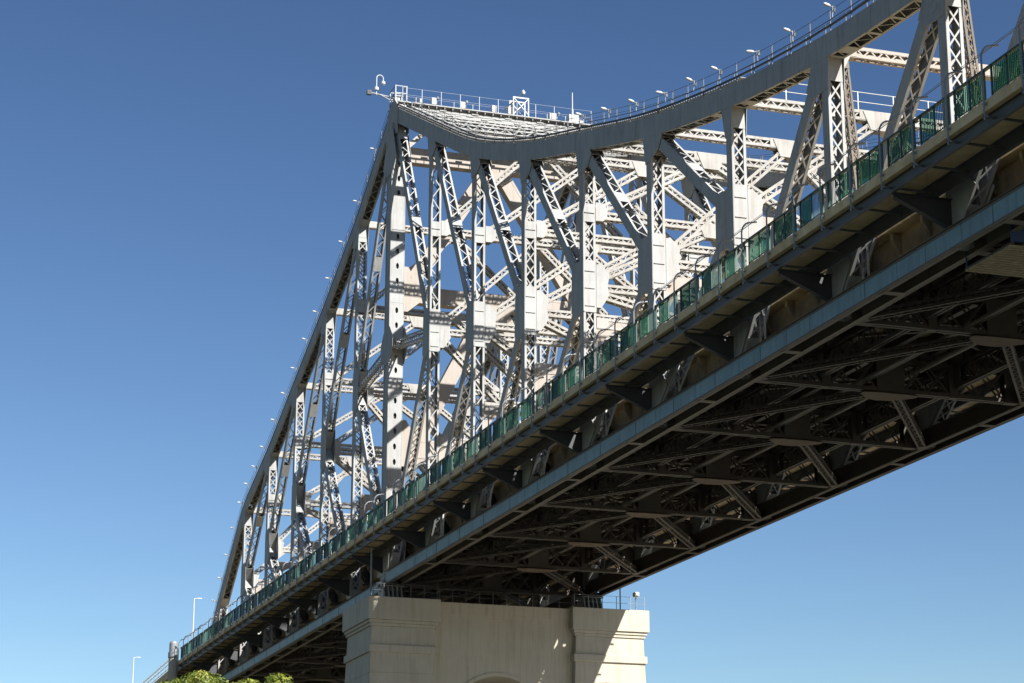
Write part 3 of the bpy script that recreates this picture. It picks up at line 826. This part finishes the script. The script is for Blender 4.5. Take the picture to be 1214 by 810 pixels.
cw = thing("catwalk_railing", (-30, 0, 25), "thin railing climbing the steep left hand chord to the peak", "railing")
catwalk(cw, 0, -76, -1.5, 2.35, -100)
cw = thing("catwalk_railing", (40, W, 20), "railing along the rear truss top chord, seen between the front members", "railing")
catwalk(cw, W, 1.4, 108, 2.25, 60)
cw = thing("crown_railing", (0, W/2, 41.25), "white railing along the crown walkway across the tower top", "railing")
for xx in (-0.5, 1.4):
    pp = [V((xx, k*1.75, 41.25)) for k in range(11)]
    railing(cw, [pp[0], pp[-1]], 1.3, pp, (0.65, 1.28), GALV, r_=0.012, pr2=0.024)

cw = thing("strut_railing", (6*L, W/2, 15.4), "white railing on a cross strut between the trusses at upper right", "railing")
pp = [V((6*L, 0.9+k*2.24, zt[6]+0.2)) for k in range(8)]
railing(cw, [pp[0], pp[-1]], 1.2, pp, (0.6, 1.18), WHITE, r_=0.025, pr2=0.03)
# floodlights on the chord railings
ORD = "first second third fourth fifth sixth seventh eighth ninth tenth eleventh twelfth thirteenth fourteenth fifteenth sixteenth seventeenth".split()
def make_light():
    e = thing("flood_light", (0, 0, 0), "", "floodlight")
    mb = MB(); mb.tube([V((0, 0, -0.75)), V((0, 0, 0.1))], 0.04, 6); mb.tube([V((0, 0, 0.05)), V((-0.0, -0.3, 0.0))], 0.03, 6); mb.build("arm", GALV, e)
    mb = MB()
    R = [(-0.22, 0.05), (-0.3, 0.10), (-0.45, 0.13), (-0.72, 0.11), (-0.84, 0.05)]
    mb.tube([V((0, y, 0.02+0.12*(y+0.2)*-0.5)) for y, q in R], [q for y, q in R], 8); mb.build("lamp_head", WHITE, e, smooth=True)
    mb = MB(); mb.box(-0.08, 0.08, 0.05, 0.2, -0.3, 0.1); mb.build("ballast_box", FASCIA, e)
    return e
proto = None
def place_light(loc, label, grp):
    global proto
    if proto is None: proto = make_light(); e = proto
    else:
        e = proto.copy(); COL.objects.link(e)
        for ch in proto.children:
            c = ch.copy(); COL.objects.link(c); c.parent = e
    e.location = loc; e['label'] = label; e['group'] = grp; e.rotation_euler = (random.uniform(-0.12, 0.12), random.uniform(-0.1, 0.1), random.uniform(-0.28, 0.28)); e.scale = (0.62,)*3 if 'left' in label else (0.72,)*3
xs1 = [83.5, 78.9, 74.5, 69.6, 66.0, 61.6, 57.0, 52.3, 47.7]
for k, x in enumerate(xs1):
    z = chord_top(x)+0.62+1.15
    place_light(V((x, -0.5, z)), ORD[k] + " white floodlight along the curved top chord, counted down from its right end", "floodlights along the curved river side chord")
xs2 = [-72.3, -69.4, -66.4, -63.0, -59.8, -56.5, -52.9, -48.9, -43.9, -39.4, -35.2, -30.6, -26.3, -21.4, -16.5, -11.3, -5.6]
for k, x in enumerate(xs2):
    sl = chord_top(x+0.4)-chord_top(x-0.4)
    z = chord_top(x)+0.62*math.sqrt(1+sl*sl)+1.0
    place_light(V((x, -0.55, z)), ORD[k] + " small floodlight up the sloping left chord, counted from its foot", "floodlights up the sloping left chord")

# tower-top equipment
def boxthing(y, x, w, h, d, label, lamp):
    e = thing("equipment_box", (x, y, 41.25), label, "equipment box", "white boxes on the crown walkway")
    mb = MB(); mb.box(x-d/2, x+d/2, y-w/2, y+w/2, 41.45, 41.45+h); o = mb.build("cabinet", WHITE, e)
    md = o.modifiers.new("bevel", 'BEVEL'); md.width = 0.03
    mb = MB(); mb.box(x-0.04, x+0.04, y-0.05, y+0.05, 41.25, 41.45)
    mb.build("stand", GALV, e)
    if lamp:
        mb = MB(); mb.tube([V((x, y+w*0.7, 41.60)), V((x, y+w*0.7, 41.45+h)), V((x+0.2, y+w*0.9, 41.50+h))], [0.05, 0.05, 0.12], 8); mb.build("spotlight", GALV, e)
for k, (y, w, h) in enumerate(((1.7, 0.3, 0.45), (2.95, 0.5, 0.75), (5.6, 0.5, 0.7), (8.5, 0.5, 0.75), (10.0, 0.5, 0.8), (14.0, 0.75, 0.7))):
    boxthing(y, 0.9, w*0.85, h*0.85, 0.4, ["smallest white equipment box, nearest the left peak of the tower", "white equipment box second from the left peak on the crown walkway", "white equipment box third from the left peak on the crown walkway", "white equipment box fourth from the left, standing alone before the antenna frame", "white equipment box right against the left of the antenna frame", "wide white equipment box between antenna frame and white aerial"][k], k in (1, 2, 5))
af = thing("antenna_frame", (0.9, 11.4, 41.20), "white open square antenna frame with a slanted dark boom on the crown walkway", "antenna")
mb = MB()
for y in (10.2, 11.6):
    for xx in (0.3, 1.3): mb.box(xx-0.05, xx+0.05, y-0.05, y+0.05, 41.20, 43.05)
for xx in (0.3, 1.3):
    mb.box(xx-0.05, xx+0.05, 10.26, 11.54, 42.93, 43.05); mb.bar(V((xx, 10.26, 41.50)), V((xx, 11.54, 42.90)), X, 0.07, 0.05); mb.bar(V((xx+0.06, 11.54, 41.50)), V((xx+0.06, 10.26, 42.90)), X, 0.07, 0.05)
mb.build("frame", WHITE, af)
mb = MB(); mb.tube([V((0.8, 9.0, 41.40)), V((0.8, 11.3, 43.70))], 0.05, 8); mb.build("boom", DARK, af)
mb = MB(); mb.tube([V((0.8, 11.3, 43.60)), V((0.8, 11.3, 43.82)), V((0.8, 11.3, 44.00))], [0.16, 0.18, 0.05], 10); mb.build("beacon", WHITE, af)
ae = thing("aerial", (0.9, 15.9, 41.20), "white rod aerial on a bulky base at the right end of the crown walkway", "aerial")
mb = MB(); mb.tube([V((0.9, 15.9, 41.20)), V((0.9, 15.9, 42.70)), V((0.9, 15.9, 42.75)), V((0.9, 15.9, 44.30))], [0.12, 0.10, 0.06, 0.05], 8); mb.build("rod", WHITE, ae)
mb = MB(); mb.box(0.6, 1.2, 15.5, 16.4, 41.30, 42.10); mb.box(0.65, 1.15, 16.45, 16.8, 41.30, 41.70); mb.build("base", WHITE, ae)

# CCTV mast on a bracket at the peak
cc = thing("camera_mast", (0, -2.2, 42.0), "hooked white camera pole on a bracket left of the tower peak", "camera")
mb = MB(); mb.tube([V((0, -0.2, 42.0)), V((0, -2.5, 42.25))], 0.07, 8); mb.tube([V((0.3, -0.3, 41.4)), V((0.1, -1.6, 42.1))], 0.05, 8); mb.build("bracket", GALV, cc)
mb = MB(); mb.tube([V((0, -2.0, 42.1)), V((0, -2.0, 43.7))] + [V((0, -2.0+0.3*(1-math.cos(q)), 43.7+0.3*math.sin(q))) for q in [math.pi*j/8 for j in range(1, 9)]] + [V((0, -1.4, 43.45))], 0.05, 8); mb.build("pole", WHITE, cc)
mb = MB(); mb.tube([V((0, -1.4, 43.48)), V((0, -1.4, 43.4)), V((0, -1.4, 43.2)), V((0, -1.4, 43.05))], [0.07, 0.19, 0.19, 0.06], 10); mb.build("dome", WHITE, cc)
mb = MB(); mb.tube([V((0, -2.0, 42.45)), V((0, -2.0, 42.55)), V((0, -2.0, 42.8)), V((0, -2.0, 42.9))], [0.06, 0.2, 0.2, 0.06], 10); mb.build("junction_box", WHITE, cc)
mb = MB(); mb.box(-0.15, 0.15, -2.85, -2.45, 42.05, 42.45); mb.build("camera_head", DARK, cc)
tf = thing("peak_cage", (0, 0, 41.6), "small tubular work cage on the very peak of the near truss", "cage")
mb = MB()
for x in (-0.9, 0.9):
    for y in (-0.5, 0.5): mb.box(x-0.04, x+0.04, y-0.04, y+0.04, 41.3, 42.9)
mb.build("posts", GALV, tf)
mb = MB()
for z in (42.2, 42.85):
    for y in (-0.5, 0.5): mb.box(-0.86, 0.86, y-0.035, y+0.035, z-0.03, z+0.03)
    for x in (-0.9, 0.9): mb.box(x-0.03, x+0.03, -0.46, 0.46, z-0.029, z+0.031)
mb.build("rails", GALV, tf)
mb = MB(); mb.box(-0.5, 0.1, -0.35, 0.3, 41.7, 42.3); mb.build("cabinet", GALV, tf)

# ------------------------------------------------------------------ inspection ladders up to the footpath
lad = None
names = ["nearest the right edge of the picture", "second from the right edge", "third from the right edge", "fourth from the right edge", "fifth from the right edge", "sixth from the right edge", "seventh from the right edge"]
def ladder_mesh():
    e = thing("inspection_ladder", (0, 0, 0), "", "ladder", "inspection ladders above the blue girder")
    for sx in (-0.28, 0.28):
        mb = MB(); mb.box(sx-0.03, sx+0.03, -0.05, 0.05, 0, 2.6); mb.build("rail", WHITE, e)
    mb = MB()
    for k in range(8): mb.tube([V((-0.27, 0, 0.25+k*0.3)), V((0.27, 0, 0.25+k*0.3))], 0.02, 6)
    mb.build("rungs", GALV, e)
    return e
for k, i in enumerate((7, 6, 5, 4, 3, 2, 1)):
    if lad is None: lad = ladder_mesh(); e = lad
    else:
        e = lad.copy(); COL.objects.link(e)
        for ch in lad.children:
            c = ch.copy(); COL.objects.link(c); c.parent = e
    e.location = (i*L+2.3, 0.2, 0.01); e['label'] = "pale ladder on the blue girder, " + names[k]

# ------------------------------------------------------------------ maintenance gantry under the deck
gt = thing("maintenance_gantry", (95, 5, -1.7), "slatted maintenance platform with blue side panels hung under the deck at the right edge", "platform")
mb = MB()
for k in range(13): mb.box(93.3+k*0.3, 93.52+k*0.3, 0.4, 10.4, -1.72, -1.66)
mb.build("slatted_floor", mat("weathered_slats", (0.24, 0.20, 0.125), 0.85, vary=0.3, scale=3), gt)
for y in (0.5, 3.8, 7.1, 10.3):
    mb = MB(); mb.box(93.25, 97.2, y-0.06, y+0.06, -1.655, -1.54); mb.build("floor_joist", UNDER, gt)
BLUE2 = mat("blue_panel_paint", (0.03, 0.06, 0.14), 0.5)
mb = MB(); mb.box(97.15, 97.2, 0.4, 10.4, -1.53, -0.75); mb.build("side_panel", BLUE2, gt)
mb = MB()
for y in (0.5, 3.8, 7.1, 10.3):
    for x in (93.3, 97.1): mb.box(x-0.03, x+0.03, y-0.03, y+0.03, -1.535, -0.5)
for x in (93.3, 97.1): mb.box(x-0.025, x+0.025, 0.4, 10.4, -0.5, -0.45)
mb.build("guard_rail", BLUE2, gt)

# ------------------------------------------------------------------ street lamps on the approach
def street_lamp(x, y, zb_, h, label):
    e = thing("street_lamp", (x, y, zb_), label, "street lamp", "lamps on the approach road")
    mb = MB(); mb.tube([V((x, y, zb_)), V((x, y, zb_+h))], [0.12, 0.07], 10); mb.build("pole", WHITE, e)
    mb = MB(); mb.tube([V((x, y, zb_+h-0.05)), V((x, y+0.4, zb_+h+0.05)), V((x, y+0.5, zb_+h+0.05))], 0.05, 8); mb.build("arm", WHITE, e)
    mb = MB(); mb.box(x-0.14, x+0.14, y+0.35, y+0.95, zb_+h+0.0, zb_+h+0.1); mb.build("lamp_head", WHITE, e)
street_lamp(-95.5, 1.2, 2.3, 10.2, "taller white street lamp just left of the truss foot")
street_lamp(-141, 1.2, 0.8, 10.2, "white street lamp farther left, only its top half showing")

# ------------------------------------------------------------------ tree in the foreground
def ray(px, py, dist):
    d = f + r2*((px-607)/2636.95) - u2*((py-405)/2636.95)
    return CAM + d*dist
LEAF = bpy.data.materials.new("yellow_green_leaf"); LEAF.use_nodes = True
n = LEAF.node_tree.nodes; l = LEAF.node_tree.links; b = n['Principled BSDF']
oi = n.new('ShaderNodeTexCoord'); ns = n.new('ShaderNodeTexNoise'); ns.inputs['Scale'].default_value = 1.6; ns.inputs['Detail'].default_value = 5
l.new(oi.outputs['Object'], ns.inputs['Vector'])
rp = n.new('ShaderNodeValToRGB'); l.new(ns.outputs['Fac'], rp.inputs[0])
rp.color_ramp.elements[0].position = 0.35; rp.color_ramp.elements[0].color = (0.065, 0.10, 0.012, 1)
rp.color_ramp.elements[1].position = 0.65; rp.color_ramp.elements[1].color = (0.23, 0.25, 0.03, 1)
l.new(rp.outputs[0], b.inputs['Base Color']); b.inputs['Roughness'].default_value = 0.5
tl = n.new('ShaderNodeBsdfTranslucent'); l.new(rp.outputs[0], tl.inputs[0])
mx = n.new('ShaderNodeMixShader'); mx.inputs[0].default_value = 0.3; o_ = n['Material Output']
l.new(b.outputs[0], mx.inputs[1]); l.new(tl.outputs[0], mx.inputs[2]); l.new(mx.outputs[0], o_.inputs[0])
top = ray(264, 793, 70)
tb = V((top.x, top.y, GROUND))
tree = thing("tree", tb, "bushy yellow green tree top rising below the far end of the bridge", "tree")
H = top.z - GROUND
mb = MB()
mb.tube([tb, tb+Z*H*0.25+X*0.1, tb+Z*H*0.5, tb+Z*H*0.8+Y*0.1], [0.32, 0.26, 0.2, 0.06], 10)
for k in range(9):
    a = k*2.4; h0 = H*(0.35+0.04*k)
    mb.tube([tb+Z*h0, tb+Z*(h0+0.9)+V((math.cos(a), math.sin(a), 0))*1.0, tb+Z*(h0+1.6)+V((math.cos(a), math.sin(a), 0))*2.0], [0.12, 0.08, 0.03], 7)
mb.build("trunk", BARK, tree)
mb = MB(); rnd = random.Random(3)
cl = []
for k in range(75):
    a = rnd.uniform(0, 2*math.pi); rr = 2.0*math.sqrt(rnd.random()); hh = rnd.uniform(-3.6, -0.35) if rr > 1.3 else rnd.uniform(-2.6, -0.35)
    if rnd.random() < 0.55: hh = -0.42 - 0.09*rr*rr*rnd.uniform(0.2, 0.9) - rnd.random()*0.55
    cl.append((tb + V((math.cos(a)*rr, math.sin(a)*rr, H+hh)), rnd.uniform(0.35, 0.6)))
for c, R in cl:
    for q in range(480):
        d = V((rnd.gauss(0, 1), rnd.gauss(0, 1), rnd.gauss(0, 1))); d.normalize()
        p = c + V((d.x, d.y, d.z*0.62))*R*(rnd.random()**0.33)
        s_ = rnd.uniform(0.025, 0.05)
        nn = (d + V((rnd.gauss(0, .5), rnd.gauss(0, .5), rnd.gauss(0, .5)+0.4))).normalized()
        t1 = nn.orthogonal().normalized(); t1 = (Matrix.Rotation(rnd.uniform(0, 6.28), 3, nn) @ t1); t2 = nn.cross(t1)
        mb.add([p-t1*s_*1.6, p-t2*s_*0.7, p+t1*s_*1.6, p+t2*s_*0.7], [(0, 1, 2, 3)])
mb.build("crown", LEAF, tree)
